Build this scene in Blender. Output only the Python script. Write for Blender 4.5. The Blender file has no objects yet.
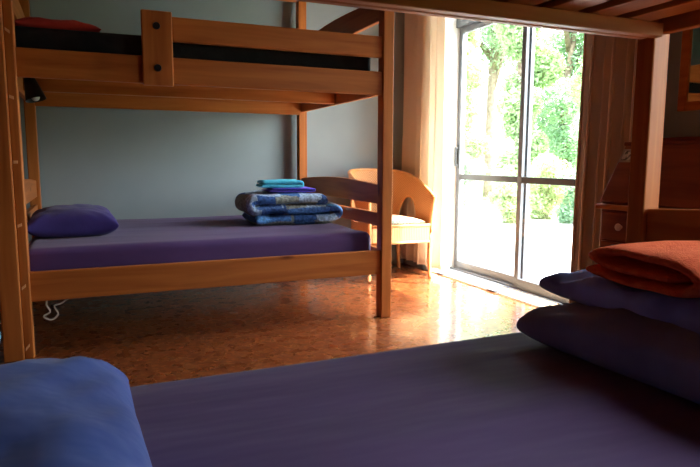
import bpy, bmesh, math, random
from mathutils import Vector, Matrix, noise
random.seed(7)
C = bpy.context.scene.collection
R = math.radians
OFF = {}

# ------------------------------------------------------------------ helpers
def tag(o, label=None, cat=None, group=None, kind=None):
    if label: o['label'] = label
    if cat: o['category'] = cat
    if group: o['group'] = group
    if kind: o['kind'] = kind
    return o

def thing(name, label, cat, loc, group=None):
    o = bpy.data.objects.new(name, None); C.objects.link(o)
    o.location = loc; o.empty_display_size = .1
    OFF[o.name] = Vector(loc)
    return tag(o, label, cat, group)

def obj(name, bm, mat, parent=None, origin=None, smooth=False):
    """bm holds WORLD coordinates; they are made local to the thing it belongs to"""
    if parent is not None: off = OFF[parent.name]
    else: off = Vector(origin) if origin is not None else Vector((0, 0, 0))
    bmesh.ops.translate(bm, verts=bm.verts, vec=-off)
    me = bpy.data.meshes.new(name)
    bm.normal_update(); bm.to_mesh(me); bm.free()
    if mat: me.materials.append(mat)
    if smooth:
        for p in me.polygons: p.use_smooth = True
    o = bpy.data.objects.new(name, me); C.objects.link(o)
    if parent is not None: o.parent = parent
    else: o.location = off
    OFF[o.name] = off
    return o

def box(x0, x1, y0, y1, z0, z1, bev=0.004, bm=None, seg=2):
    nb = bmesh.new()
    bmesh.ops.create_cube(nb, size=1)
    for v in nb.verts:
        v.co = Vector(((x0+x1)/2+v.co.x*(x1-x0), (y0+y1)/2+v.co.y*(y1-y0), (z0+z1)/2+v.co.z*(z1-z0)))
    if bev > 0:
        bmesh.ops.bevel(nb, geom=list(nb.edges), offset=bev, segments=seg, affect='EDGES', profile=.5)
    if bm is None: return nb
    me = bpy.data.meshes.new('t'); nb.to_mesh(me); nb.free(); bm.from_mesh(me); bpy.data.meshes.remove(me)
    return bm

def join(*bms):
    out = bmesh.new()
    for b in bms:
        me = bpy.data.meshes.new('t'); b.to_mesh(me); b.free(); out.from_mesh(me); bpy.data.meshes.remove(me)
    return out

def cyl(p, q, r0, r1=None, seg=16, cap=True):
    r1 = r0 if r1 is None else r1
    p, q = Vector(p), Vector(q); d = q-p
    bm = bmesh.new()
    bmesh.ops.create_cone(bm, cap_ends=cap, segments=seg, radius1=r0, radius2=r1, depth=d.length)
    m = Matrix.Translation((p+q)/2) @ d.to_track_quat('Z', 'Y').to_matrix().to_4x4()
    bmesh.ops.transform(bm, matrix=m, verts=bm.verts)
    return bm

def tube(pts, r, seg=10, closed=False):
    """round tube through points; r number or list"""
    pts = [Vector(p) for p in pts]; n = len(pts)
    rr = r if isinstance(r, (list, tuple)) else [r]*n
    bm = bmesh.new(); rings = []
    up = Vector((0, 0, 1))
    for i, p in enumerate(pts):
        t = (pts[(i+1) % n]-pts[i-1]) if closed else (pts[min(i+1, n-1)]-pts[max(i-1, 0)])
        t.normalize()
        a = t.cross(up)
        if a.length < .05: a = t.cross(Vector((1, 0, 0)))
        a.normalize(); b = t.cross(a)
        rings.append([bm.verts.new(p+rr[i]*(math.cos(2*math.pi*k/seg)*a+math.sin(2*math.pi*k/seg)*b)) for k in range(seg)])
    for i in range(n if closed else n-1):
        A, B = rings[i], rings[(i+1) % n]
        for k in range(seg):
            bm.faces.new((A[k], A[(k+1) % seg], B[(k+1) % seg], B[k]))
    if not closed:
        bm.faces.new(rings[0][::-1]); bm.faces.new(rings[-1])
    bmesh.ops.recalc_face_normals(bm, faces=bm.faces)
    return bm

def smooth_path(pts, n=8):
    """Catmull-Rom"""
    P = [Vector(p) for p in pts]; out = []
    for i in range(len(P)-1):
        p0, p1, p2, p3 = P[max(i-1, 0)], P[i], P[i+1], P[min(i+2, len(P)-1)]
        for k in range(n):
            t = k/n
            out.append(.5*((2*p1)+(-p0+p2)*t+(2*p0-5*p1+4*p2-p3)*t*t+(-p0+3*p1-3*p2+p3)*t**3))
    out.append(P[-1]); return out

# ------------------------------------------------------------------ materials
def mat(name, col, rough=.6, spec=.4, metallic=0, coat=0, sheen=0):
    m = bpy.data.materials.new(name); m.use_nodes = True
    b = m.node_tree.nodes['Principled BSDF']
    b.inputs['Base Color'].default_value = (*col, 1); b.inputs['Roughness'].default_value = rough
    b.inputs['Specular IOR Level'].default_value = spec; b.inputs['Metallic'].default_value = metallic
    b.inputs['Coat Weight'].default_value = coat; b.inputs['Sheen Weight'].default_value = sheen
    return m

def nodes(m):
    nt = m.node_tree; return nt, nt.nodes, nt.links, nt.nodes['Principled BSDF']

def ramp(N, stops):
    r = N.new('ShaderNodeValToRGB'); e = r.color_ramp.elements
    e[0].position, e[0].color = stops[0][0], (*stops[0][1], 1)
    e[1].position, e[1].color = stops[1][0], (*stops[1][1], 1)
    for p, c in stops[2:]:
        x = e.new(p); x.color = (*c, 1)
    return r

def noisy(name, c0, c1, scale, rough=.7, bump=.0, bscale=None, stretch=(1, 1, 1), spec=.3, coat=0, detail=4, lo=.35, hi=.65, bdist=.01, sheen=0):
    m = mat(name, c0, rough, spec, coat=coat, sheen=sheen); nt, N, L, b = nodes(m)
    tc = N.new('ShaderNodeTexCoord'); mp = N.new('ShaderNodeMapping'); mp.inputs['Scale'].default_value = stretch
    L.new(tc.outputs['Object'], mp.inputs[0])
    n = N.new('ShaderNodeTexNoise'); n.inputs['Scale'].default_value = scale; n.inputs['Detail'].default_value = detail
    L.new(mp.outputs[0], n.inputs['Vector'])
    r = ramp(N, [(lo, c0), (hi, c1)]); L.new(n.outputs[0], r.inputs[0]); L.new(r.outputs[0], b.inputs['Base Color'])
    if bump:
        n2 = N.new('ShaderNodeTexNoise'); n2.inputs['Scale'].default_value = bscale or scale*3; n2.inputs['Detail'].default_value = 3
        L.new(mp.outputs[0], n2.inputs['Vector'])
        bp = N.new('ShaderNodeBump'); bp.inputs['Strength'].default_value = bump; bp.inputs['Distance'].default_value = bdist
        L.new(n2.outputs[0], bp.inputs['Height']); L.new(bp.outputs[0], b.inputs['Normal'])
    return m

def wood(name, c0, c1, c2, axis, rough=.45, coat=0):
    m = mat(name, c0, rough, .22, coat=coat); nt, N, L, b = nodes(m)
    tc = N.new('ShaderNodeTexCoord'); mp = N.new('ShaderNodeMapping')
    s = [14, 14, 14]; s[axis] = .9; mp.inputs['Scale'].default_value = s
    L.new(tc.outputs['Object'], mp.inputs[0])
    n = N.new('ShaderNodeTexNoise'); n.inputs['Scale'].default_value = 1.6; n.inputs['Detail'].default_value = 6; n.inputs['Distortion'].default_value = .6
    L.new(mp.outputs[0], n.inputs['Vector'])
    r = ramp(N, [(.25, c1), (.75, c2), (.5, c0)]); L.new(n.outputs[0], r.inputs[0])
    # knots
    mp2 = N.new('ShaderNodeMapping'); k = [7, 7, 7]; k[axis] = 2.2; mp2.inputs['Scale'].default_value = k
    L.new(tc.outputs['Object'], mp2.inputs[0])
    v = N.new('ShaderNodeTexVoronoi'); v.inputs['Scale'].default_value = .8; L.new(mp2.outputs[0], v.inputs['Vector'])
    rk = ramp(N, [(.05, (1, 1, 1)), (.11, (0, 0, 0))]); L.new(v.outputs['Distance'], rk.inputs[0])
    mx = N.new('ShaderNodeMixRGB'); L.new(rk.outputs[0], mx.inputs[0]); L.new(r.outputs[0], mx.inputs[1])
    mx.inputs[2].default_value = (c1[0]*.45, c1[1]*.35, c1[2]*.35, 1); L.new(mx.outputs[0], b.inputs['Base Color'])
    bp = N.new('ShaderNodeBump'); bp.inputs['Strength'].default_value = .08; bp.inputs['Distance'].default_value = .004
    L.new(n.outputs[0], bp.inputs['Height']); L.new(bp.outputs[0], b.inputs['Normal'])
    return m

PINE = ((.43, .132, .027), (.31, .083, .015), (.53, .18, .042))
WX, WY, WZ = [wood('pine_'+a, *PINE, i) for i, a in enumerate('xyz')]
MAHO = ((.19, .045, .018), (.13, .028, .012), (.25, .065, .026))
MX, MY, MZ = [wood('mahogany_'+a, *MAHO, i, .5, .05) for i, a in enumerate('xyz')]
M_wall = noisy('wall_paint', (.265, .320, .335), (.285, .340, .355), 3, .75, .05, 90, bdist=.002)
M_ceil = noisy('ceiling_paint', (.62, .61, .57), (.66, .65, .60), 2, .85, .04, 60)
M_black = mat('black_metal', (.012, .012, .012), .35, .5)
M_bolt = mat('bolt_steel', (.03, .03, .035), .35, .5, metallic=.8)
M_mattk = noisy('black_mattress_cover', (.006, .006, .007), (.012, .012, .013), 20, .9, .2, 60)
M_alu = mat('grey_aluminium', (.13, .14, .16), .35, .5, metallic=.3)
M_aludark = mat('dark_aluminium', (.05, .055, .06), .4, .5, metallic=.3)
M_white = mat('white_plastic', (.75, .75, .72), .4)
M_sheet = noisy('purple_sheet', (.074, .034, .138), (.090, .043, .160), 4, .8, .35, 2.2, stretch=(.8, 3.2, 2), sheen=.1, bdist=.03)
M_navy = noisy('indigo_pillowcase', (.04, .026, .17), (.055, .038, .23), 6, .75, .3, 12, sheen=.1)
M_blue = noisy('blue_pillowcase', (.028, .062, .28), (.048, .098, .38), 5, .75, .5, 9, sheen=.1, bdist=.015)
M_charc = noisy('charcoal_pillowcase', (.16, .20, .34), (.23, .28, .46), 6, .85, .4, 10)
M_red = noisy('dark_red_cloth', (.30, .02, .012), (.38, .03, .018), 8, .85, .3, 14)
M_orange = noisy('orange_towelling', (.82, .12, .03), (.92, .18, .05), 40, .95, .9, 220, sheen=0, bdist=.006)
M_cyan = noisy('turquoise_towelling', (.05, .42, .60), (.10, .55, .72), 30, .95, .7, 200, bdist=.005)
M_pale = noisy('pale_blue_towelling', (.12, .36, .60), (.17, .43, .66), 30, .95, .6, 200, bdist=.005)
M_violet = noisy('violet_cloth', (.09, .06, .42), (.13, .09, .52), 10, .85, .3, 60)
M_grass = noisy('lawn', (.06, .12, .03), (.13, .20, .06), 6, .9, .4, 40)
M_deck = noisy('pale_concrete', (.36, .35, .33), (.42, .41, .39), 3, .85, .1, 40)
M_bark = noisy('bark', (.10, .07, .05), (.22, .17, .12), 12, .9, .6, 30)

def cork_mat():
    m = mat('cork_tile_floor', (.4, .15, .05), .28, .5, coat=.8); nt, N, L, b = nodes(m)
    b.inputs['Coat Roughness'].default_value = .12
    tc = N.new('ShaderNodeTexCoord')
    v = N.new('ShaderNodeTexVoronoi'); v.inputs['Scale'].default_value = 48; L.new(tc.outputs['Object'], v.inputs['Vector'])
    r = ramp(N, [(0, (.15, .034, .009)), (1, (.33, .105, .03)), (.45, (.21, .052, .014)), (.8, (.27, .078, .021))])
    sp = N.new('ShaderNodeSeparateColor'); L.new(v.outputs['Color'], sp.inputs[0]); L.new(sp.outputs[0], r.inputs[0])
    n = N.new('ShaderNodeTexNoise'); n.inputs['Scale'].default_value = 14; n.inputs['Detail'].default_value = 6; L.new(tc.outputs['Object'], n.inputs['Vector'])
    r2 = ramp(N, [(.35, (.9, .9, .9)), (.65, (1.05, 1.05, 1.05))]); L.new(n.outputs[0], r2.inputs[0])
    mx = N.new('ShaderNodeMixRGB'); mx.blend_type = 'MULTIPLY'; mx.inputs[0].default_value = 1
    L.new(r.outputs[0], mx.inputs[1]); L.new(r2.outputs[0], mx.inputs[2]); L.new(mx.outputs[0], b.inputs['Base Color'])
    r3 = ramp(N, [(.3, (.22,)*3), (.7, (.36,)*3)]); L.new(n.outputs[0], r3.inputs[0]); L.new(r3.outputs[0], b.inputs['Roughness'])
    bp = N.new('ShaderNodeBump'); bp.inputs['Strength'].default_value = .06; bp.inputs['Distance'].default_value = .003
    L.new(sp.outputs[0], bp.inputs['Height']); L.new(bp.outputs[0], b.inputs['Normal'])
    return m
M_cork = cork_mat()

def curtain_mat(name, col, tr):
    m = mat(name, col, .9, .1); nt, N, L, b = nodes(m)
    out = N['Material Output']; t = N.new('ShaderNodeBsdfTranslucent'); t.inputs[0].default_value = (*col, 1)
    mx = N.new('ShaderNodeMixShader'); mx.inputs[0].default_value = tr
    tc = N.new('ShaderNodeTexCoord'); n = N.new('ShaderNodeTexNoise'); n.inputs['Scale'].default_value = 180
    L.new(tc.outputs['Object'], n.inputs['Vector'])
    bp = N.new('ShaderNodeBump'); bp.inputs['Strength'].default_value = .15; bp.inputs['Distance'].default_value = .002
    L.new(n.outputs[0], bp.inputs['Height']); L.new(bp.outputs[0], b.inputs['Normal'])
    L.new(b.outputs[0], mx.inputs[1]); L.new(t.outputs[0], mx.inputs[2]); L.new(mx.outputs[0], out.inputs[0])
    return m
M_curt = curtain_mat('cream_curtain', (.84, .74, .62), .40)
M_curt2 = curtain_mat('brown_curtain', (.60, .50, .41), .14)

def glass_mat():
    m = bpy.data.materials.new('thin_glass'); m.use_nodes = True; nt = m.node_tree; N, L = nt.nodes, nt.links
    N.remove(N['Principled BSDF']); out = N['Material Output']
    t = N.new('ShaderNodeBsdfTransparent'); t.inputs[0].default_value = (.96, .98, .97, 1)
    g = N.new('ShaderNodeBsdfGlossy'); g.inputs['Roughness'].default_value = .02
    f = N.new('ShaderNodeFresnel'); f.inputs[0].default_value = 1.45
    ge = N.new('ShaderNodeNewGeometry'); iv = N.new('ShaderNodeMath'); iv.operation = 'SUBTRACT'; iv.inputs[0].default_value = 1
    L.new(ge.outputs['Backfacing'], iv.inputs[1]); ml = N.new('ShaderNodeMath'); ml.operation = 'MULTIPLY'
    L.new(iv.outputs[0], ml.inputs[0]); L.new(f.outputs[0], ml.inputs[1])
    mx = N.new('ShaderNodeMixShader'); L.new(ml.outputs[0], mx.inputs[0]); L.new(t.outputs[0], mx.inputs[1]); L.new(g.outputs[0], mx.inputs[2])
    L.new(mx.outputs[0], out.inputs[0]); return m
M_glass = glass_mat()
M_mirror = mat('mirror_silver', (.85, .88, .86), .02, .5, metallic=1)

def patch_mat(name, cols, sc=(4, 6), bump=.4):
    m = mat(name, cols[0], .85, .2); nt, N, L, b = nodes(m)
    tc = N.new('ShaderNodeTexCoord'); mp = N.new('ShaderNodeMapping'); mp.inputs['Scale'].default_value = (sc[0], sc[1], 1)
    L.new(tc.outputs['UV'], mp.inputs[0])
    v = N.new('ShaderNodeTexVoronoi'); v.distance = 'CHEBYCHEV'; v.inputs['Scale'].default_value = 1; v.inputs['Randomness'].default_value = .55
    L.new(mp.outputs[0], v.inputs['Vector'])
    sp = N.new('ShaderNodeSeparateColor'); L.new(v.outputs['Color'], sp.inputs[0])
    st = [(i/len(cols), c) for i, c in enumerate(cols)]
    r = ramp(N, st); r.color_ramp.interpolation = 'CONSTANT'; L.new(sp.outputs[0], r.inputs[0])
    n = N.new('ShaderNodeTexNoise'); n.inputs['Scale'].default_value = 55; n.inputs['Detail'].default_value = 3; L.new(tc.outputs['Object'], n.inputs['Vector'])
    r2 = ramp(N, [(.42, (.55,)*3), (.58, (1.25,)*3)]); L.new(n.outputs[0], r2.inputs[0])
    mx = N.new('ShaderNodeMixRGB'); mx.blend_type = 'MULTIPLY'; mx.inputs[0].default_value = .8
    L.new(r.outputs[0], mx.inputs[1]); L.new(r2.outputs[0], mx.inputs[2]); L.new(mx.outputs[0], b.inputs['Base Color'])
    n3 = N.new('ShaderNodeTexNoise'); n3.inputs['Scale'].default_value = 14; L.new(tc.outputs['Object'], n3.inputs['Vector'])
    bp = N.new('ShaderNodeBump'); bp.inputs['Strength'].default_value = bump; bp.inputs['Distance'].default_value = .02
    L.new(n3.outputs[0], bp.inputs['Height']); L.new(bp.outputs[0], b.inputs['Normal'])
    return m
M_duvet = patch_mat('patchwork_duvet', [(.06, .16, .42), (.22, .24, .22), (.10, .28, .58), (.03, .08, .24), (.32, .44, .60), (.07, .15, .36)], (7, 5))
M_pillpat = noisy('blue_floral_pillowcase', (.17, .22, .46), (.32, .44, .88), 4.5, .8, .5, 9, lo=.42, hi=.62, bdist=.015)

def wicker_mat():
    m = mat('wicker', (.55, .25, .08), .5, .4); nt, N, L, b = nodes(m)
    tc = N.new('ShaderNodeTexCoord'); mp = N.new('ShaderNodeMapping'); mp.inputs['Scale'].default_value = (1, 1, 1)
    L.new(tc.outputs['UV'], mp.inputs[0])
    w = N.new('ShaderNodeTexChecker'); w.inputs['Scale'].default_value = 110; L.new(mp.outputs[0], w.inputs[0])
    w.inputs[1].default_value = (.66, .35, .14, 1); w.inputs[2].default_value = (.50, .23, .08, 1)
    L.new(w.outputs[0], b.inputs['Base Color'])
    bp = N.new('ShaderNodeBump'); bp.inputs['Strength'].default_value = .5; bp.inputs['Distance'].default_value = .003
    L.new(w.outputs['Fac'], bp.inputs['Height']); L.new(bp.outputs[0], b.inputs['Normal'])
    return m
M_wick = wicker_mat()
M_rattan = noisy('rattan_cane', (.58, .27, .09), (.68, .36, .14), 20, .4, coat=.2)
M_cush = patch_mat('patterned_cushion', [(.55, .42, .30), (.25, .30, .25), (.60, .50, .35), (.40, .18, .12)], (9, 9), .2)

# ------------------------------------------------------------------ room shell
XR, XO = 2.62, 2.95        # inner and outer face of the window wall
YB, YN, XL, ZC = 4.82, -2.2, -2.1, 2.5
DY0, DY1, DH = 2.55, 4.40, 2.36      # sliding door opening
def st(name, bm, m, smooth=False):
    return tag(obj(name, bm, m, smooth=smooth), kind='structure')
st('floor', box(XL-.15, XR, YN-.15, YB+.15, -.1, 0, 0), M_cork)
st('ceiling', box(XL-.15, XO, YN-.15, YB+.15, ZC, ZC+.1, 0), MX)
st('wall_back', box(XL-.15, XO, YB, YB+.15, 0, ZC, 0), M_wall)
st('wall_left', box(XL-.15, XL, YN, YB, 0, ZC, 0), MZ)
WY0, WY1, WZ0, WZ1 = -.50, .78, .85, 2.25       # second window of the same wall, nearer the camera
bm = box(XR, XO, YN-.15, WY0, -.1, ZC, 0); box(XR, XO, WY1, DY0, -.1, ZC, 0, bm)
box(XR, XO, WY0, WY1, -.1, WZ0, 0, bm); box(XR, XO, WY0, WY1, WZ1, ZC, 0, bm)
box(XR, XO, DY1, YB, -.1, ZC, 0, bm); box(XR, XO, DY0, DY1, DH, ZC, 0, bm)
st('wall_right', bm, M_wall)
st('wall_front', box(XL-.15, XO, YN-.15, YN, 0, ZC, 0), MX)
w1 = thing('window_1', None, None, (2.87, (WY0+WY1)/2, WZ0)); tag(w1, kind='structure')
bm = box(2.84, 2.90, WY0, WY1, WZ0, WZ0+.05, .003); box(2.84, 2.90, WY0, WY1, WZ1-.05, WZ1, .003, bm)
ym = (WY0+WY1)/2
for y in (WY0, ym-.025, WY1-.05): box(2.84, 2.90, y, y+.05, WZ0+.05, WZ1-.05, .003, bm)
obj('window_frame', bm, M_alu, w1)
obj('pane', box(2.868, 2.872, WY0+.05, ym-.025, WZ0+.05, WZ1-.05, 0), M_glass, w1)
obj('pane', box(2.868, 2.872, ym+.025, WY1-.05, WZ0+.05, WZ1-.05, 0), M_glass, w1)
# timber threshold and aluminium track of the sliding door
M_sill = wood('sill_timber', (.60, .42, .27), (.52, .36, .22), (.68, .50, .34), 1, .45, .1)
st('trim_1', box(XR, 2.80, DY0, DY1, -.1, .006, .003), M_sill)
bm = box(2.80, XO+.02, DY0, DY1, -.1, .012, .002)
for x in (2.835, 2.872, 2.905): box(x, x+.006, DY0, DY1, .012, .026, .001, bm)
st('trim_2', bm, M_alu)
bm = box(XR+.004, XR+.016, DY0, DY1, .006, .009, 0)
box(XR+.10, XR+.112, DY0, DY1, .006, .009, 0, bm)
for y in (4.15, 3.45): box(XR-.0, XR+.03, y, y+.09, .006, .014, .001, bm)
st('trim_3', bm, M_aludark)
# reveal lining
bm = box(XR, XO, DY1-.03, DY1, .012, DH, .002); box(XR, XO, DY0, DY0+.03, .012, DH, .002, bm); box(XR, XO, DY0+.03, DY1-.03, DH-.03, DH, .002, bm)
st('trim_4', bm, mat('reveal_paint', (.68, .68, .66), .6))
# fixed outer frame + fanlight above the doors
fw = thing('window_2', None, None, (2.88, (DY0+DY1)/2, 2.04)); tag(fw, kind='structure')
bm = box(2.84, 2.92, DY0+.03, DY1-.03, 2.04, 2.10, .003); box(2.84, 2.92, DY0+.03, DY1-.03, DH-.06, DH-.03, .003, bm)
for y in (DY0+.03, 3.47, DY1-.07): box(2.84, 2.92, y, y+.04, 2.10, DH-.06, .003, bm)
obj('window_frame', bm, M_alu, fw)
obj('pane', box(2.878, 2.882, DY0+.07, 3.47, 2.10, DH-.06, 0), M_glass, fw)
obj('pane', box(2.878, 2.882, 3.51, DY1-.07, 2.10, DH-.06, 0), M_glass, fw)
def leaf_door(name, x, y0, y1):
    d = thing(name, None, None, (x, (y0+y1)/2, .026)); tag(d, kind='structure')
    w = .045
    bm = box(x-.015, x+.015, y0, y0+w, .026, 2.04, .003); box(x-.015, x+.015, y1-w, y1, .026, 2.04, .003, bm)
    box(x-.015, x+.015, y0+w, y1-w, .026, .085, .003, bm); box(x-.015, x+.015, y0+w, y1-w, 1.99, 2.04, .003, bm)
    obj('door_frame', bm, M_alu, d)
    obj('mid_rail', box(x-.014, x+.014, y0+w, y1-w, .785, .832, .003), M_aludark, d)
    obj('pane', box(x-.002, x+.002, y0+w, y1-w, .085, .785, 0), M_glass, d)
    obj('pane', box(x-.002, x+.002, y0+w, y1-w, .832, 1.99, 0), M_glass, d)
    return d
d1 = leaf_door('door_1', 2.889, 3.46, DY1-.03)
d2 = leaf_door('door_2', 2.855, DY0+.03, 3.52)
obj('door_handle', join(box(2.868, 2.874, 4.33, 4.36, .88, 1.08, .002), box(2.85, 2.868, 4.335, 4.355, .90, .915, .002), box(2.85, 2.868, 4.335, 4.355, 1.045, 1.06, .002), box(2.842, 2.852, 4.335, 4.355, .90, 1.06, .003)), M_aludark, d1)

# ------------------------------------------------------------------ bunk beds
XA, XB = -.405, 1.566            # left face of left posts, left face of right posts
PW, PD = .068, .072
def board_y(x0, x1, y0, y1, z0, z1, arch, n=14):
    """end board running along Y whose top edge rises in a shallow arch"""
    bm = bmesh.new(); A = []
    for i in range(n+1):
        t = i/n; y = y0+(y1-y0)*t; z = z1+arch*math.sin(math.pi*t)
        A.append([bm.verts.new((x0, y, z0)), bm.verts.new((x1, y, z0)), bm.verts.new((x1, y, z)), bm.verts.new((x0, y, z))])
    for i in range(n):
        a, b = A[i], A[i+1]
        for k in range(4): bm.faces.new((a[k], a[(k+1) % 4], b[(k+1) % 4], b[k]))
    bm.faces.new(A[0][::-1]); bm.faces.new(A[-1])
    bmesh.ops.recalc_face_normals(bm, faces=bm.faces)
    es = [e for e in bm.edges if len(e.link_faces) == 2 and e.calc_face_angle() > 1]
    bmesh.ops.bevel(bm, geom=es, offset=.005, segments=2, affect='EDGES', profile=.5)
    return bm
def sheet_mattress(x0, x1, y0, y1, z0, z1, r, wr, seed, nx=110, ny=70):
    """mattress block under a fitted sheet: rounded box with soft creases"""
    bm = box(x0, x1, y0, y1, z0, z1, 0)
    es = list(bm.edges)
    bmesh.ops.bevel(bm, geom=es, offset=r, segments=5, affect='EDGES', profile=.5)
    bmesh.ops.triangulate(bm, faces=[f for f in bm.faces if len(f.verts) > 4])
    # refine the big faces
    for _ in range(6):
        big = [e for e in bm.edges if e.calc_length() > .05]
        if not big: break
        bmesh.ops.subdivide_edges(bm, edges=big, cuts=1, use_grid_fill=True)
    for v in bm.verts:
        p = v.co.copy()
        k = noise.noise(Vector((p.x*.8+seed, p.y*5, p.z*16)))*wr + noise.noise(Vector((p.x*2.2, p.y*11+seed, p.z*30)))*wr*.45
        if p.z > z1-.01: v.co.z += k*.5
        elif p.z > z0+.02:
            if p.y < y0+.02: v.co.y += k*.8
            if p.y > y1-.02: v.co.y += k*.8
    return bm
def bunk(loc_y, s, label, cleat, group, XA=XA, XB=XB, PD=PD):
    """loc_y = outer (room side) face of the posts, s = direction to the other side"""
    W = 1.60
    def Y(a, b):
        u, v = loc_y+s*a, loc_y+s*b
        return (u, v) if u < v else (v, u)
    cx, cy = (XA+XB+PW)/2, loc_y+s*W/2
    b = thing('bunk_bed', label, 'bunk bed', (cx, cy, 0), group)
    X2 = XB+PW; zs = 1.43 if cleat else 1.358      # underside of the upper slats
    for x in (XA, XB):
        for (a, c, h) in ((0, PD, 1.95), (W-PD, W, 2.38)):
            y = Y(a, c); obj('post', box(x, x+PW, *y, 0, h, .005), WZ, b)
    # long rails, lower bunk
    for (a, c) in ((.012, .044), (W-.044, W-.012)):
        obj('side_rail', box(XA+PW, XB, *Y(a, c), .268, .413, .006), WX, b)
    for (a, c) in ((.044, .07), (W-.07, W-.044)):
        obj('ledger', box(XA+PW, XB, *Y(a, c), .27, .31, .002), WX, b)
    # end boards
    for x in (XA+.016, XB+.016):
        y = Y(PD, W-PD)
        obj('end_board', board_y(x, x+.032, *y, .685, .80, .028), WY, b)
        obj('end_board', board_y(x, x+.032, *y, .55, .632, 0), WY, b)
        obj('end_rail', board_y(x, x+.032, *y, .268, .413, 0), WY, b)
        obj('end_board', board_y(x, x+.032, *y, 1.755, 1.875, .03), WY, b)
        obj('end_rail', board_y(x, x+.032, *y, 1.332, 1.46, 0), WY, b)
    # upper bunk
    if cleat:
        obj('guard_rail', box(.398, XB, *Y(.012, .044), 1.532, 1.652, .007), WX, b)
    obj('side_rail', box(XA+PW, XB, *Y(.012, .044), 1.322, 1.454, .007), WX, b)
    obj('side_rail', box(XA+PW, XB, *Y(W-.044, W-.012), 1.32, 1.46, .007), WX, b)
    obj('top_rail', box(XA+PW, XB, *Y(W-.05, W-.02), 2.195, 2.27, .005), WX, b)
    if cleat:
        c = obj('cleat', box(.252, .397, *Y(-.016, .012), 1.31, 1.668, .006), WZ, b)
        for z in (1.395, 1.595):
            y = loc_y-s*.0165
            bmx = cyl((.322, y-.007, z), (.322, y, z), .016, .018, 20)
            obj('bolt', bmx, M_bolt, c, smooth=False)
    # under-mattress structure
    if not cleat:
        obj('ledger', box(XA+PW, XB, *Y(.064, .095), 1.318, 1.358, .003), WX, b)
    else:
        obj('ledger', box(XA+PW, XB, *Y(.044, .07), 1.40, 1.43, .002), WX, b)
    obj('ledger', box(XA+PW, XB, *Y(W-.075, W-.044), 1.31, zs, .003), WX, b)
    if cleat:
        obj('centre_beam', box(XA+PW, XB+.014, *Y(W/2-.02, W/2+.02), 1.336, zs, .003), WX, b)
    n = 13; x = XA+PW+.05
    for i in range(n):
        w = .092
        obj('slat', box(x, x+w, *Y(.045, W-.045), zs, zs+.018, .003), WY, b)
        obj('slat', box(x, x+w, *Y(.045, W-.045), .31, .328, .003), WY, b)
        x += (XB-XA-PW-.1-.092)/(n-1)
    ms = obj('lower_mattress', sheet_mattress(XA+.075, 1.535, *Y(.052 if cleat else .20, W-.10), .328, .517, .045, .014, 3.3 if cleat else 8.1), M_sheet, b, smooth=True)
    ms['label'] = 'mattress in a purple fitted sheet'
    mk = obj('upper_mattress', sheet_mattress(XA+.075, 1.53, *Y(.075, W-.09), zs+.018, 1.565, .03, .003, 1), M_mattk, b, smooth=True)
    mk['label'] = 'black upper mattress'
    return b
far_bed = bunk(3.155, 1, 'orange pine bunk bed against the grey-green wall with guard rail', True, None)
near_bed = bunk(1.416, -1, 'nearest pine bunk bed, slatted base overhead and purple sheet below', False, None, XA, XB+.02, .064)
# ladder rail beside the far bed's left post, with the rung wedges let into it
obj('ladder_stile', box(-.418, -.333, 3.118, 3.154, 0, 1.95, .006), WZ, far_bed)
lr = obj('ladder_rail', box(-.3325, -.293, 3.135, 3.21, 0, 1.95, .005), WZ, far_bed)
M_tenon = noisy('tenon_end', (.72, .42, .20), (.80, .50, .26), 30, .5)
for z in [1.81-.292*i for i in range(7)]:
    sl = -.0
    bmw = box(-.327, -.309, 3.130, 3.1365, z-.007, z+.007, .001)
    for v in bmw.verts: v.co.z += (v.co.x+.318)*(-(z-.95)*1.4)
    obj('rung_end', bmw, M_tenon, lr)

# ------------------------------------------------------------------ soft goods
def pillow(cx, cy, z0, lx, ly, h, rz, seed, sag=.0, nx=44, ny=44, wr=.012, tilt=0, droop=0, ex=.34):
    bm = bmesh.new(); top, bot = {}, {}
    for i in range(nx+1):
        for j in range(ny+1):
            u, v = -1+2*i/nx, -1+2*j/ny
            # denser near the edge
            u = math.sin(u*math.pi/2); v = math.sin(v*math.pi/2)
            pin = 1-.07*(1-abs(v)**2)*abs(u)**6
            pin2 = 1-.07*(1-abs(u)**2)*abs(v)**6
            x, y = u*lx/2*pin, v*ly/2*pin2
            t = (max(0, 1-abs(u)**3)*max(0, 1-abs(v)**3))**ex
            edge = min(1, 6*min(1-abs(u), 1-abs(v))+.0)
            w = noise.noise(Vector((x*9+seed, y*9, seed)))*wr+noise.noise(Vector((x*22, y*22+seed, 3)))*wr*.4
            # creases running from the corners
            w += wr*.8*math.sin(18*(abs(u)-abs(v))+seed)*max(0, abs(u*v))*.8
            zt = h*.40+h*.60*t + w*t
            zb = h*.40-h*.40*min(1, t*1.25) 
            dz = tilt*x - droop*max(0, abs(v)-.5)
            top[i, j] = (x, y, max(zt, zb+.002)+dz); bot[i, j] = (x, y, zb+dz)
    V = {}
    for (i, j), p in top.items(): V['t', i, j] = bm.verts.new(p)
    for (i, j), p in bot.items():
        if i in (0, nx) or j in (0, ny): V['b', i, j] = V['t', i, j]
        else: V['b', i, j] = bm.verts.new(p)
    for i in range(nx):
        for j in range(ny):
            bm.faces.new([V['t', a, c] for a, c in ((i, j), (i+1, j), (i+1, j+1), (i, j+1))])
            try: bm.faces.new([V['b', a, c] for a, c in ((i, j+1), (i+1, j+1), (i+1, j), (i, j))])
            except ValueError: pass
    bmesh.ops.transform(bm, matrix=Matrix.Translation((cx, cy, z0)) @ Matrix.Rotation(R(rz), 4, 'Z'), verts=bm.verts)
    return bm

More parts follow.
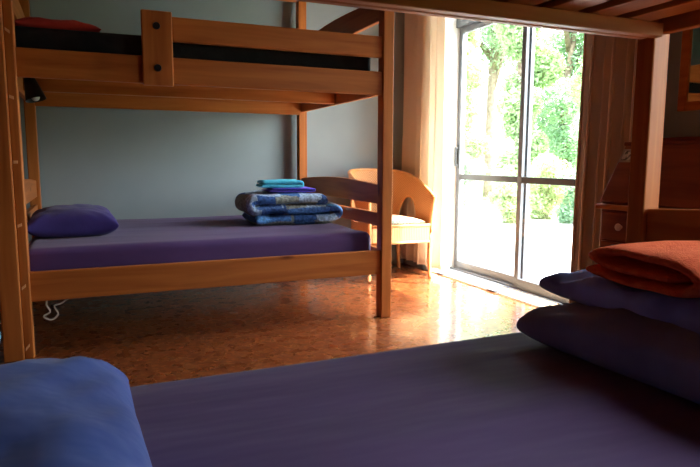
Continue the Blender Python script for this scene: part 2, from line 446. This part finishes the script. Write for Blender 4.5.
def fold(path, half_w, th, seed, wr=.006, e=3.2, seg=28, sub=10, nob=0):
    """a thick cloth swept along a folded path in the XZ plane, its width along Y"""
    P = smooth_path([(p[0], 0, p[1]) for p in path], sub)
    bm = bmesh.new(); uvl = bm.loops.layers.uv.new('UVMap'); rings = []; L = [0]
    for i in range(1, len(P)): L.append(L[-1]+(P[i]-P[i-1]).length)
    n = len(P)
    for i, p in enumerate(P):
        t = (P[min(i+1, n-1)]-P[max(i-1, 0)]).normalized(); nrm = Vector((-t.z, 0, t.x))
        k = 1
        if i < 3: k = (.45, .8, .95)[i]
        if i > n-4: k = (.45, .8, .95)[n-1-i]
        ring = []
        for a in range(seg):
            an = 2*math.pi*a/seg; c, s_ = math.cos(an), math.sin(an)
            yy = math.copysign(abs(c)**(2/6), c)*half_w; nn = math.copysign(abs(s_)**(2/e), s_)*th/2*k
            yy *= 1+.03*noise.noise(Vector((L[i]*5+seed, 0, seed)))
            q = p+nrm*nn+Vector((0, yy, 0))
            q += nrm*noise.noise(q*9+Vector((seed, seed, 0)))*wr*(1 if nn > 0 else .5)
            ring.append(bm.verts.new(q))
        rings.append(ring)
    for i in range(n-1):
        for a in range(seg):
            f = bm.faces.new((rings[i][a], rings[i][(a+1) % seg], rings[i+1][(a+1) % seg], rings[i+1][a]))
            for lp, (uu, vv) in zip(f.loops, ((L[i], a/seg), (L[i], (a+1)/seg), (L[i+1], (a+1)/seg), (L[i+1], a/seg))): lp[uvl].uv = (uu, vv)
    bm.faces.new(rings[0][::-1]); bm.faces.new(rings[-1])
    bmesh.ops.recalc_face_normals(bm, faces=bm.faces)
    return bm
def place(bm, x, y, z, rz=0):
    bmesh.ops.transform(bm, matrix=Matrix.Translation((x, y, z)) @ Matrix.Rotation(R(rz), 4, 'Z'), verts=bm.verts); return bm

MT = .519
o = obj('pillow', pillow(-.115, 3.84, MT, .46, .60, .155, 2, 5.1), M_navy, origin=(-.07, 3.86, MT), smooth=True)
tag(o, 'indigo pillow at the left end of the far lower bunk', 'pillow')
o = obj('pillow', pillow(-.150, .60, MT-.004, .43, .80, .180, 3.5, 2.2, wr=.016, ex=.40), M_blue, origin=(-.15, .62, MT), smooth=True)
tag(o, 'large blue pillow in the bottom left foreground on the purple sheet', 'pillow')
o = obj('pillow', pillow(1.215, .785, MT-.002, .57, .69, .108, 3, 9.4, wr=.02, ex=.24), M_charc, origin=(1.235, .84, MT), smooth=True)
tag(o, 'dark charcoal pillow directly on the near bed, beneath the blue pillow', 'pillow')
o = obj('pillow', pillow(1.285, .83, MT+.088, .54, .67, .084, -2, 1.7, wr=.024, ex=.24), M_pillpat, origin=(1.265, .84, MT+.11), smooth=True)
tag(o, 'dark blue patterned pillow under the orange towel', 'pillow')
o = obj('pillow', pillow(-.135, 3.66, 1.566, .40, .55, .10, 3, 7.7, ex=.5), M_red, origin=(-.135, 3.66, 1.566), smooth=True)
tag(o, 'dark red pillow lying on the black upper mattress', 'pillow')
# orange towel, folded in layers
w = .17
tw = fold([(-.10, .038), (0, .039), (.08, .038), (.125, .050), (.09, .064), (0, .067), (-.11, .064), (-.158, .040), (-.11, .014), (0, .013), (.13, .015)], .20, .028, 4.4, wr=.010)
o = obj('folded_towel', place(tw, 1.220, .88, MT+.166, 86), M_orange, origin=(1.27, .84, MT+.222), smooth=True)
tag(o, 'orange folded towel on top of the pillow stack', 'towel')
# pale blue towel behind the big blue pillow
tw = fold([(-.05, .02), (0, .018), (.04, .018), (.07, .037), (.04, .056), (-.04, .056), (-.065, .076), (-.04, .096), (.0, .098), (.04, .096), (.07, .117), (.04, .137), (-.05, .135)], .075, .036, 2.1)
o = obj('folded_towel', place(tw, -.250, 1.14, MT, 0), M_pale, origin=(-.265, 1.135, MT), smooth=True)
tag(o, 'pale blue folded towel at the left edge beside the ladder post', 'towel')
# duvet folded in a thick stack on the far bed
hw = .272
dv = fold([(-hw+.03, .035), (-.1, .036), (.1, .036), (hw-.02, .038), (hw+.055, .078), (hw-.01, .108), (.05, .104), (-hw+.05, .102), (-hw+.005, .128), (-hw+.03, .163), (-.05, .168), (.10, .168), (hw-.03, .150)], .25, .080, 6.6, wr=.016, e=2.3)
o = obj('folded_duvet', place(dv, 1.212, 3.98, MT, -3), M_duvet, origin=(1.165, 3.98, MT), smooth=True)
tag(o, 'folded blue patchwork duvet at the right end of the far lower bunk', 'duvet')
vt = fold([(-.16, .012), (0, .010), (.14, .008), (.155, .016), (.13, .026), (-.14, .026)], .13, .013, 3.1, wr=.004)
o = obj('folded_cloth', place(vt, 1.23, 3.93, MT+.210, -4), M_violet, origin=(1.18, 3.93, MT+.222), smooth=True)
tag(o, 'violet folded cloth between the duvet and the turquoise towel', 'cloth')
tw = fold([(-.13, .014), (.12, .013), (.15, .026), (.12, .041), (-.12, .041)], .11, .027, 9.1, wr=.006)
o = obj('folded_towel', place(tw, 1.155, 3.93, MT+.240, -6), M_cyan, origin=(1.10, 3.93, MT+.255), smooth=True)
tag(o, 'turquoise folded towel on top of the patchwork duvet', 'towel')

# ------------------------------------------------------------------ curtains
def curtain(name, label, x, y0, y1, z0, z1, pleats, amp, m, seed, spread=0, skew=0):
    bm = bmesh.new(); nu, nv = pleats*14, 40; G = []
    for j in range(nv+1):
        t = j/nv; z = z1+(z0-z1)*t; row = []
        for i in range(nu+1):
            u = i/nu; ph = u*pleats*2*math.pi+seed
            y = y0+(y1-y0)*u + spread*(t-.0)*(u-.5)*.3 + skew*t*(1-u)
            a = amp*(.55+.5*t)*(1+.35*math.sin(3.1*u*5+seed))
            xx = x+a*math.sin(ph+.3*math.sin(t*3))+.012*noise.noise(Vector((u*7, t*2, seed)))
            y += .35*a*math.sin(2*ph+.6)
            row.append(bm.verts.new((xx, y, z)))
        G.append(row)
    for j in range(nv):
        for i in range(nu):
            bm.faces.new((G[j][i], G[j][i+1], G[j+1][i+1], G[j+1][i]))
    o = obj(name, bm, m, origin=(x, (y0+y1)/2, z1), smooth=True)
    s = o.modifiers.new('cloth_thickness', 'SOLIDIFY'); s.thickness = .003
    return tag(o, label, 'curtain')
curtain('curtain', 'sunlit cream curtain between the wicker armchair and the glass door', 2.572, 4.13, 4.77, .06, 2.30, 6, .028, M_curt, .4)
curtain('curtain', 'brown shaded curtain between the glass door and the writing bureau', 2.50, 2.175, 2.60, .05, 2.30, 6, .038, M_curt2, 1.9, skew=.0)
cr = thing('curtain_rail', 'brown wooden curtain rail above the tops of both curtains', 'curtain rail', (2.5, 3.4, 2.32))
obj('rod', cyl((2.5, 2.0, 2.325), (2.5, 4.81, 2.325), .014), MY, cr)
for y in (2.02, 3.4, 4.78): obj('bracket', box(2.5, XR, y-.008, y+.008, 2.335, 2.36, .002), M_aludark, cr)

# ------------------------------------------------------------------ wicker armchair
def armchair():
    x0, x1, yf, yb = 1.94, 2.47, 4.10, 4.70
    cx = (x0+x1)/2
    ch = thing('wicker_armchair', 'honey wicker tub armchair in the corner beside the cream curtain', 'armchair', (cx, (yf+yb)/2, 0))
    # plan curve of the tub: right arm tip -> round the back -> left arm tip
    hw, dep = (x1-x0)/2, yb-yf-.06
    def plan(t, out=0):          # t 0..1
        a = t*2-1
        # superellipse U
        ang = math.pi*(.5+.5*a)          # 0..pi
        ex = .55
        px = math.copysign(abs(math.cos(ang))**ex, math.cos(ang)); py = abs(math.sin(ang))**ex
        return Vector((cx+px*(hw+out), yf+.02+py*(dep+out), 0))
    def topz(t):
        k = abs(t*2-1)
        return .655+.215*(1-k**3.2)
    nu, nv = 144, 50; bm = bmesh.new(); uvl = bm.loops.layers.uv.new('UVMap'); G = []
    # arc length parametrisation
    S = [plan(i/400) for i in range(401)]; L = [0]
    for i in range(1, 401): L.append(L[-1]+(S[i]-S[i-1]).length)
    def tt(u):
        g = u*L[-1]; k = 0
        while k < 399 and L[k+1] < g: k += 1
        return (k+(g-L[k])/max(1e-6, L[k+1]-L[k]))/400
    ts = [tt(i/nu) for i in range(nu+1)]
    zb = .30
    for i, t in enumerate(ts):
        u = i/nu; col = []
        zt = .665+.20*(1-(abs(u-.5)*2)**2.4)
        for j in range(nv+1):
            v = j/nv; z = zb+(zt-zb)*v; out = .022*(v**2)
            # arms flare forward at the tips
            p = plan(t, out); p.y -= .03*v*v*(abs(u-.5)*2)**8
            p.z = z; col.append(bm.verts.new(p))
        G.append(col)
    for i in range(nu):
        for j in range(nv):
            u = (i+.5)/nu; v = (j+.5)/nv; z = sum(q.co.z for q in (G[i][j], G[i+1][j+1]))/2
            # arched opening in each arm
            k = (u if u < .5 else 1-u)*L[-1]
            if z > .455 and ((k-.33)/.125)**2+((z-.47)/.175)**2 < 1: continue
            f = bm.faces.new((G[i][j], G[i+1][j], G[i+1][j+1], G[i][j+1]))
            for lp, (a, c) in zip(f.loops, ((i, j), (i+1, j), (i+1, j+1), (i, j+1))): lp[uvl].uv = (a/nu*1.4, c/nv*.45)
    sh = obj('woven_back', bm, M_wick, ch, smooth=True)
    md = sh.modifiers.new('weave_thickness', 'SOLIDIFY'); md.thickness = .014; md.offset = 0
    # rolled rim
    rim = [G[i][nv].co.copy() for i in range(nu+1)] if False else None
    pts = []
    for i, t in enumerate(ts):
        u = i/nu; zt = .665+.20*(1-(abs(u-.5)*2)**2.4)
        p = plan(t, .022); p.y -= .03*(abs(u-.5)*2)**8; p.z = zt; pts.append(p)
    obj('rim', tube(pts, .014, 10), M_rattan, ch, smooth=True)
    # rim round the arm openings
    for side in (0, 1):
        pp = []
        for a in range(25):
            an = math.pi*a/24; k = .33+.125*math.cos(an); z = .46+.185*math.sin(an)
            u = k/L[-1]; u = u if side == 0 else 1-u
            t = tt(u); zt = .665+.20*(1-(abs(u-.5)*2)**2.4); v = (z-zb)/(zt-zb)
            p = plan(t, .022*v*v); p.z = z; pp.append(p)
        obj('opening_rim', tube(pp, .011, 8), M_rattan, ch, smooth=True)
    # arm-front canes running down to the feet
    for sx, side in ((1, 0), (-1, 1)):
        xx = cx+sx*hw
        pp = smooth_path([(xx+sx*.024, yf-.012, .665), (xx+sx*.016, yf+.0, .58), (xx+sx*.006, yf+.01, .42), (xx, yf+.015, .2), (xx+sx*.006, yf+.01, .0)], 6)
        obj('leg', tube(pp, .0165, 10), M_rattan, ch, smooth=True)
        pp = smooth_path([(xx-sx*.03, yb-.10, .32), (xx-sx*.02, yb-.09, .15), (xx-sx*.0, yb-.07, .0)], 6)
        obj('leg', tube(pp, .016, 10), M_rattan, ch, smooth=True)
    # seat: front apron and seat deck
    ap = box(x0+.012, x1-.012, yf-.004, yf+.014, .305, .435, .004)
    uvl = ap.loops.layers.uv.verify()
    for f in ap.faces:
        for lp in f.loops: lp[uvl].uv = (lp.vert.co.x*1.2, .002)
    obj('seat_apron', ap, M_wick, ch)
    for z in (.305, .437): obj('apron_cane', cyl((x0+.01, yf, z), (x1-.01, yf, z), .011), M_rattan, ch, smooth=True)
    # D-shaped seat deck
    bm = bmesh.new(); ring0, ring1 = [], []
    for i in range(0, nu+1, 4):
        p = plan(ts[i], -.012); ring0.append(bm.verts.new((p.x, p.y, .40))); ring1.append(bm.verts.new((p.x, p.y, .425)))
    bm.faces.new(ring1); bm.faces.new(ring0[::-1]); n = len(ring0)
    for i in range(n): bm.faces.new((ring0[i], ring0[(i+1) % n], ring1[(i+1) % n], ring1[i]))
    bmesh.ops.recalc_face_normals(bm, faces=bm.faces)
    obj('seat', bm, M_wick, ch)
    cu = thing_cushion(cx, yf, dep, hw)
    return ch
def thing_cushion(cx, yf, dep, hw):
    bm = pillow(cx, yf+.02+dep*.46, .432, hw*2-.06, dep-.06, .062, 0, 3.3, wr=.002)
    uvl = bm.loops.layers.uv.verify()
    for f in bm.faces:
        for lp in f.loops: lp[uvl].uv = (lp.vert.co.x, lp.vert.co.y)
    o = obj('seat_cushion', bm, M_cush, origin=(cx, yf+.25, .432), smooth=True)
    return tag(o, 'thin patterned cushion on the seat of the wicker armchair', 'cushion')
armchair()

# ------------------------------------------------------------------ writing bureau
BY0, BY1, BXF, BXT = 1.20, 2.13, 2.20, 2.37
bu = thing('writing_bureau', 'dark red wooden writing bureau with sloping lid behind the near post', 'bureau', (2.4, (BY0+BY1)/2, 0))
def prism_y(prof, y0, y1, bev=.003):
    bm = bmesh.new(); a = [bm.verts.new((x, y0, z)) for x, z in prof]; b = [bm.verts.new((x, y1, z)) for x, z in prof]
    n = len(prof); bm.faces.new(a); bm.faces.new(b[::-1])
    for i in range(n): bm.faces.new((a[i], b[i], b[(i+1) % n], a[(i+1) % n]))
    bmesh.ops.recalc_face_normals(bm, faces=bm.faces)
    if bev: bmesh.ops.bevel(bm, geom=list(bm.edges), offset=bev, segments=2, affect='EDGES', profile=.5)
    return bm
prof = [(BXF+.02, .06), (2.60, .06), (2.60, 1.02), (BXT, 1.02), (BXF+.02, .745)]
obj('carcass', prism_y(prof, BY0, BY1), MY, bu)
obj('top', box(BXT-.015, 2.612, BY0-.012, BY1+.012, 1.02, 1.038, .004), MY, bu)
obj('back_rail', box(2.575, 2.60, BY0, BY1, 1.038, 1.062, .004), MY, bu)
# sloping lid
d = Vector((BXT-BXF-.02, 0, 1.02-.745)); nn = Vector((-d.z, 0, d.x)).normalized()*.018
lp = [(BXF+.022, .752), (BXT-.004, 1.012), (BXT-.004+nn.x, 1.012+nn.z), (BXF+.022+nn.x, .752+nn.z)]
ld = obj('sloping_lid', prism_y(lp, BY0+.02, BY1-.004, .002), MY, bu)
obj('lid_edge', box(BXF-.012, BXF+.02, BY0-.006, BY1+.006, .725, .748, .005), WY, bu)
def knob(y, z, par):
    a = cyl((BXF+.006, y, z), (BXF-.012, y, z), .007, .007, 14)
    b_ = bmesh.new(); bmesh.ops.create_uvsphere(b_, u_segments=16, v_segments=10, radius=.017)
    bmesh.ops.transform(b_, matrix=Matrix.Translation((BXF-.018, y, z)) @ Matrix.Diagonal((.6, 1, 1, 1)), verts=b_.verts)
    obj('knob', join(a, b_), mat('pale_knob', (.62, .5, .42), .3, .5) if 'pale_knob' not in bpy.data.materials else bpy.data.materials['pale_knob'], par, smooth=True)
for z0, z1 in ((.585, .715), (.42, .575), (.25, .41), (.08, .24)):
    dr = obj('drawer', box(BXF+.002, BXF+.02, BY0+.02, BY1-.02, z0, z1, .005), MY, bu)
    for y in (BY0+.14, BY1-.14): knob(y, (z0+z1)/2, dr)
for y in (BY0+.02, BY1-.08):
    for x in (BXF+.03, 2.53): obj('foot', box(x, x+.06, y, y+.06, 0, .06, .006), MZ, bu)
# small framed picture tile stuck on the lid
def on_lid(s_, y, off):
    p = Vector((BXF+.022, y, .752))+d*s_+nn*1+nn.normalized()*off; return p
def quad_slab(s0, s1, y0, y1, o0, o1):
    bm = bmesh.new()
    vs = [bm.verts.new(on_lid(a, b, c)) for c in (o0, o1) for a, b in ((s0, y0), (s1, y0), (s1, y1), (s0, y1))]
    for f in ((0, 1, 2, 3), (7, 6, 5, 4), (0, 4, 5, 1), (1, 5, 6, 2), (2, 6, 7, 3), (3, 7, 4, 0)): bm.faces.new([vs[i] for i in f])
    bmesh.ops.recalc_face_normals(bm, faces=bm.faces); return bm
pc = thing('picture_card', 'small grey-and-white picture card stuck on the bureau lid', 'card', tuple(on_lid(.7, 2.08, 0)))
obj('card', quad_slab(.66, .88, 2.035, 2.122, .0005, .003), mat('card_border', (.32, .30, .27), .5), pc)
M_pic = noisy('card_picture', (.06, .06, .06), (.55, .55, .52), 38, .5, lo=.45, hi=.55)
obj('picture', quad_slab(.69, .85, 2.047, 2.110, .003, .0036), M_pic, pc)
# mirror on the wall above the bureau
my0, my1, mz0, mz1 = 1.38, 2.06, 1.185, 1.72
mi = thing('wall_mirror', 'pine framed mirror on the wall above the dark bureau', 'mirror', (XR, (my0+my1)/2, mz0))
fr = .042
bm = box(XR-.025, XR-.001, my0, my0+fr, mz0, mz1, .004); box(XR-.025, XR-.001, my1-fr, my1, mz0, mz1, .004, bm)
box(XR-.025, XR-.001, my0+fr, my1-fr, mz0, mz0+fr, .004, bm); box(XR-.025, XR-.001, my0+fr, my1-fr, mz1-fr, mz1, .004, bm)
obj('frame', bm, WY, mi)
obj('mirror_glass', box(XR-.014, XR-.002, my0+fr-.004, my1-fr+.004, mz0+fr-.004, mz1-fr+.004, 0), M_mirror, mi)

# ------------------------------------------------------------------ clip-on reading lamp at the far bed's left end
rx, ry = -.315, 3.60
la = thing('reading_lamp', 'black clip-on reading lamp by the far bunk\'s left end rail', 'lamp', (-.34, 3.9, 1.33))
obj('clamp', join(box(-.357, -.32, 3.87, 3.93, 1.455, 1.475, .004), box(-.357, -.345, 3.87, 3.93, 1.42, 1.46, .003)), M_black, la)
obj('arm', tube(smooth_path([(-.335, 3.90, 1.462), (-.30, 3.90, 1.48), (-.285, 3.895, 1.45), (-.29, 3.88, 1.40)], 6), .009, 10), M_black, la, smooth=True)
obj('lamp_shade', join(cyl((-.30, 3.88, 1.40), (-.27, 3.86, 1.28), .028, .055, 24, cap=False), cyl((-.303, 3.882, 1.41), (-.30, 3.88, 1.40), .02, .028, 24)), M_black, la, smooth=True)
bb = bmesh.new(); bmesh.ops.create_uvsphere(bb, u_segments=16, v_segments=10, radius=.022)
bmesh.ops.translate(bb, verts=bb.verts, vec=(-.272, 3.862, 1.295))
obj('bulb', bb, M_white, la, smooth=True)
# white cord hanging under the far bed near the ladder post
pts = smooth_path([(-.23, 3.235, .262), (-.235, 3.23, .235), (-.22, 3.23, .20), (-.25, 3.225, .18), (-.215, 3.225, .16), (-.185, 3.23, .185), (-.20, 3.235, .225), (-.17, 3.24, .235), (-.14, 3.24, .255), (-.10, 3.24, .268)], 6)
cd = obj('power_cord', tube(pts, .0045, 8), mat('off_white_flex', (.55, .55, .5), .5), origin=(-.2, 3.23, .16), smooth=True)
tag(cd, 'looped white cord hanging below the far bed\'s lower rail', 'cord')

# ------------------------------------------------------------------ outdoors
bm = box(XO+.02, 7.5, -4, 12, -.2, -.02, 0)
tag(obj('terrace', bm, M_deck), kind='structure')
bm = bmesh.new(); n = 24; G = []
for i in range(n+1):
    row = []
    for j in range(n+1):
        x = 7.5+i*1.2; y = -9+j*1.7
        row.append(bm.verts.new((x, y, -.16+.0*i+.16*noise.noise(Vector((x*.3, y*.3, 0)))+max(0, x-12)*.12)))
    G.append(row)
for i in range(n):
    for j in range(n): bm.faces.new((G[i][j], G[i+1][j], G[i+1][j+1], G[i][j+1]))
tag(obj('lawn', bm, M_grass, smooth=True), kind='structure')
tag(obj('ground', box(-40, 60, -45, 45, -.6, -.35, 0), M_grass), kind='structure')

def leaf_mat(name, c0, c1):
    m = noisy(name, c0, c1, 3, .55, spec=.3); nt, N, L, b = nodes(m)
    out = N['Material Output']; t = N.new('ShaderNodeBsdfTranslucent'); t.inputs[0].default_value = (c1[0]*1.1, c1[1]*1.25, c1[2]*.8, 1)
    mx = N.new('ShaderNodeMixShader'); mx.inputs[0].default_value = .35
    L.new(b.outputs[0], mx.inputs[1]); L.new(t.outputs[0], mx.inputs[2]); L.new(mx.outputs[0], out.inputs[0]); return m
LM = [leaf_mat('leaf_a', (.22, .33, .17), (.40, .50, .30)), leaf_mat('leaf_b', (.13, .23, .15), (.30, .42, .29)), leaf_mat('leaf_c', (.28, .35, .18), (.48, .54, .32))]
def foliage(blobs, n, size, seed):
    rnd = random.Random(seed); vs, fs = [], []
    tot = sum(b[3]**2 for b in blobs)
    for (bx, by, bz, br) in blobs:
        for _ in range(int(n*br*br/tot)):
            z = rnd.uniform(-1, 1); a = rnd.uniform(0, 2*math.pi); q = math.sqrt(1-z*z)
            r = br*(rnd.random()**.33)*rnd.uniform(.85, 1.1)
            c = Vector((bx+q*math.cos(a)*r, by+q*math.sin(a)*r, bz+z*r*.85))
            u = Vector((rnd.gauss(0, 1), rnd.gauss(0, 1), rnd.gauss(0, .7))).normalized()
            v = u.cross(Vector((rnd.gauss(0, 1), rnd.gauss(0, 1), rnd.gauss(0, 1)))).normalized()
            s = size*rnd.uniform(.6, 1.3); k = len(vs)
            vs += [c-u*s, c+v*s*.4, c+u*s, c-v*s*.4]; fs.append((k, k+1, k+2, k+3))
    return vs, fs
def tree(name, label, cat, x, y, z, h, rad, lm, seed, nblob=9, leaves=7000, size=.09, low=.15):
    rnd = random.Random(seed)
    t = thing(name, label, cat, (x, y, z), 'shrubs and trees beyond the terrace')
    top = Vector((x+rnd.uniform(-.2, .2), y+rnd.uniform(-.2, .2), z+h*.8))
    tr = tube(smooth_path([(x, y, z-.15), (x+rnd.uniform(-.06, .06), y, z+h*.35), top], 5), [.05*h*(1-.07*i)/2.2 for i in range(11)], 9)
    blobs = []
    for i in range(nblob):
        a = rnd.uniform(0, 2*math.pi); rr = rad*rnd.uniform(.1, .65); zz = z+h*(low+(.92-low)*(i+.5)/nblob)
        k = 1-.35*abs(((zz-z)/h)-.5)*2
        bx, by = x+rr*math.cos(a)*k, y+rr*math.sin(a)*k
        blobs.append((bx, by, zz, rad*rnd.uniform(.38, .6)*k))
        br = tube([Vector((x, y, max(z+.1, zz-h*.15))), Vector((bx, by, zz))], [.012*h, .005*h], 6)
        tr = join(tr, br)
    obj('trunk', tr, M_bark, t, smooth=True)
    vs, fs = foliage(blobs, leaves, size, seed)
    me = bpy.data.meshes.new('foliage'); me.from_pydata([v-Vector((x, y, z)) for v in vs], [], fs); me.materials.append(LM[lm])
    o = bpy.data.objects.new('foliage', me); C.objects.link(o); o.parent = t
    return t
def polar(az, dist): return (math.sin(R(az))*dist, math.cos(R(az))*dist)
SP = [  # azimuth from the camera, distance, height, radius, leaf, label
 (33.2, 14.5, 6.0, .95, 2, 'tall yellow-green tree behind the left door panel'),
 (39.0, 12.0, 5.6, .82, 0, 'leafy tree just left of the central door stile'),
 (42.9, 15.6, 6.6, 1.3, 1, 'dark leafed tree filling the top of the right door panel'),
 (47.2, 12.0, 5.4, 1.0, 2, 'yellow-green tree partly hidden by the brown curtain'),
 (36.4, 18.5, 8.2, 2.0, 1, 'tall tree farthest back, its crown high between the nearer trees'),
]
for i, (az, di, h, rad, lm, lab) in enumerate(SP):
    x, y = polar(az, di); tree('tree', lab, 'tree', x, y, .0, h, rad, lm, 20+i, 12, 22000, .055, .5 if di > 18 else .12)
SH = [
 (37.9, 9.6, 1.0, .42, 0, 'low bright green shrub left of the central door stile'),
 (41.6, 10.4, 1.15, .52, 2, 'low yellowish shrub behind the right door panel'),
 (44.2, 9.8, 1.0, .5, 1, 'low dark shrub at the right of the right door panel'),
 (33.6, 10.4, 1.3, .5, 1, 'low shrub at the far left of the left door panel'),
]
for i, (az, di, h, rad, lm, lab) in enumerate(SH):
    x, y = polar(az, di); tree('garden_shrub', lab, 'shrub', x, y, -.1, h, rad, lm, 60+i, 8, 5000, .035, .1)

# ------------------------------------------------------------------ light
sun = bpy.data.lights.new('sun', 'SUN'); sun.energy = 17; sun.angle = R(.6); sun.color = (1, .95, .86)
so = bpy.data.objects.new('sun', sun); C.objects.link(so)
so.rotation_euler = Vector((1, -.85, 2.25)).to_track_quat('Z', 'Y').to_euler()
so.location = (8, -4, 12)
wd = bpy.data.worlds.new('World'); bpy.context.scene.world = wd; wd.use_nodes = True
N, L = wd.node_tree.nodes, wd.node_tree.links
sk = N.new('ShaderNodeTexSky'); sk.sky_type = 'NISHITA'; sk.sun_disc = False; sk.sun_elevation = R(62); sk.sun_rotation = R(122)
sk.air_density = 1.3; sk.dust_density = 3.5
bg = N['Background']; hs = N.new('ShaderNodeHueSaturation'); hs.inputs['Saturation'].default_value = .45
L.new(sk.outputs[0], hs.inputs['Color']); L.new(hs.outputs[0], bg.inputs[0]); bg.inputs[1].default_value = 2.0
def portal(name, loc, rot, sx, sy):
    l = bpy.data.lights.new(name, 'AREA'); l.shape = 'RECTANGLE'; l.size = sx; l.size_y = sy; l.cycles.is_portal = True
    o = bpy.data.objects.new(name, l); C.objects.link(o); o.location = loc; o.rotation_euler = rot
portal('door_portal', (XO+.03, (DY0+DY1)/2, DH/2), (0, R(90), 0), DH, DY1-DY0)
portal('window_portal', (XO+.03, (WY0+WY1)/2, (WZ0+WZ1)/2), (0, R(90), 0), WZ1-WZ0, WY1-WY0)

# ------------------------------------------------------------------ camera
cam = bpy.data.cameras.new('camera'); co = bpy.data.objects.new('camera', cam); C.objects.link(co)
cam.sensor_width = 36; cam.lens = 596.7*36/700; cam.clip_start = .02
yaw, pt, rl = R(23.32), R(7.05), R(.19)
f = Vector((math.sin(yaw)*math.cos(pt), math.cos(yaw)*math.cos(pt), -math.sin(pt)))
r = Vector((math.cos(yaw), -math.sin(yaw), 0)); u = r.cross(f)
r2 = r*math.cos(rl)+u*math.sin(rl); u2 = -r*math.sin(rl)+u*math.cos(rl)
m = Matrix((r2, u2, -f)).transposed().to_4x4(); m.translation = (0, 0, .95)
co.matrix_world = m
S = bpy.context.scene; S.camera = co
S.view_settings.view_transform = 'Standard'; S.view_settings.look = 'None'; S.view_settings.gamma = 1
S.view_settings.use_curve_mapping = False; S.view_settings.exposure = 0.78
S.cycles.max_bounces = 12; S.cycles.diffuse_bounces = 6; S.cycles.transparent_max_bounces = 12
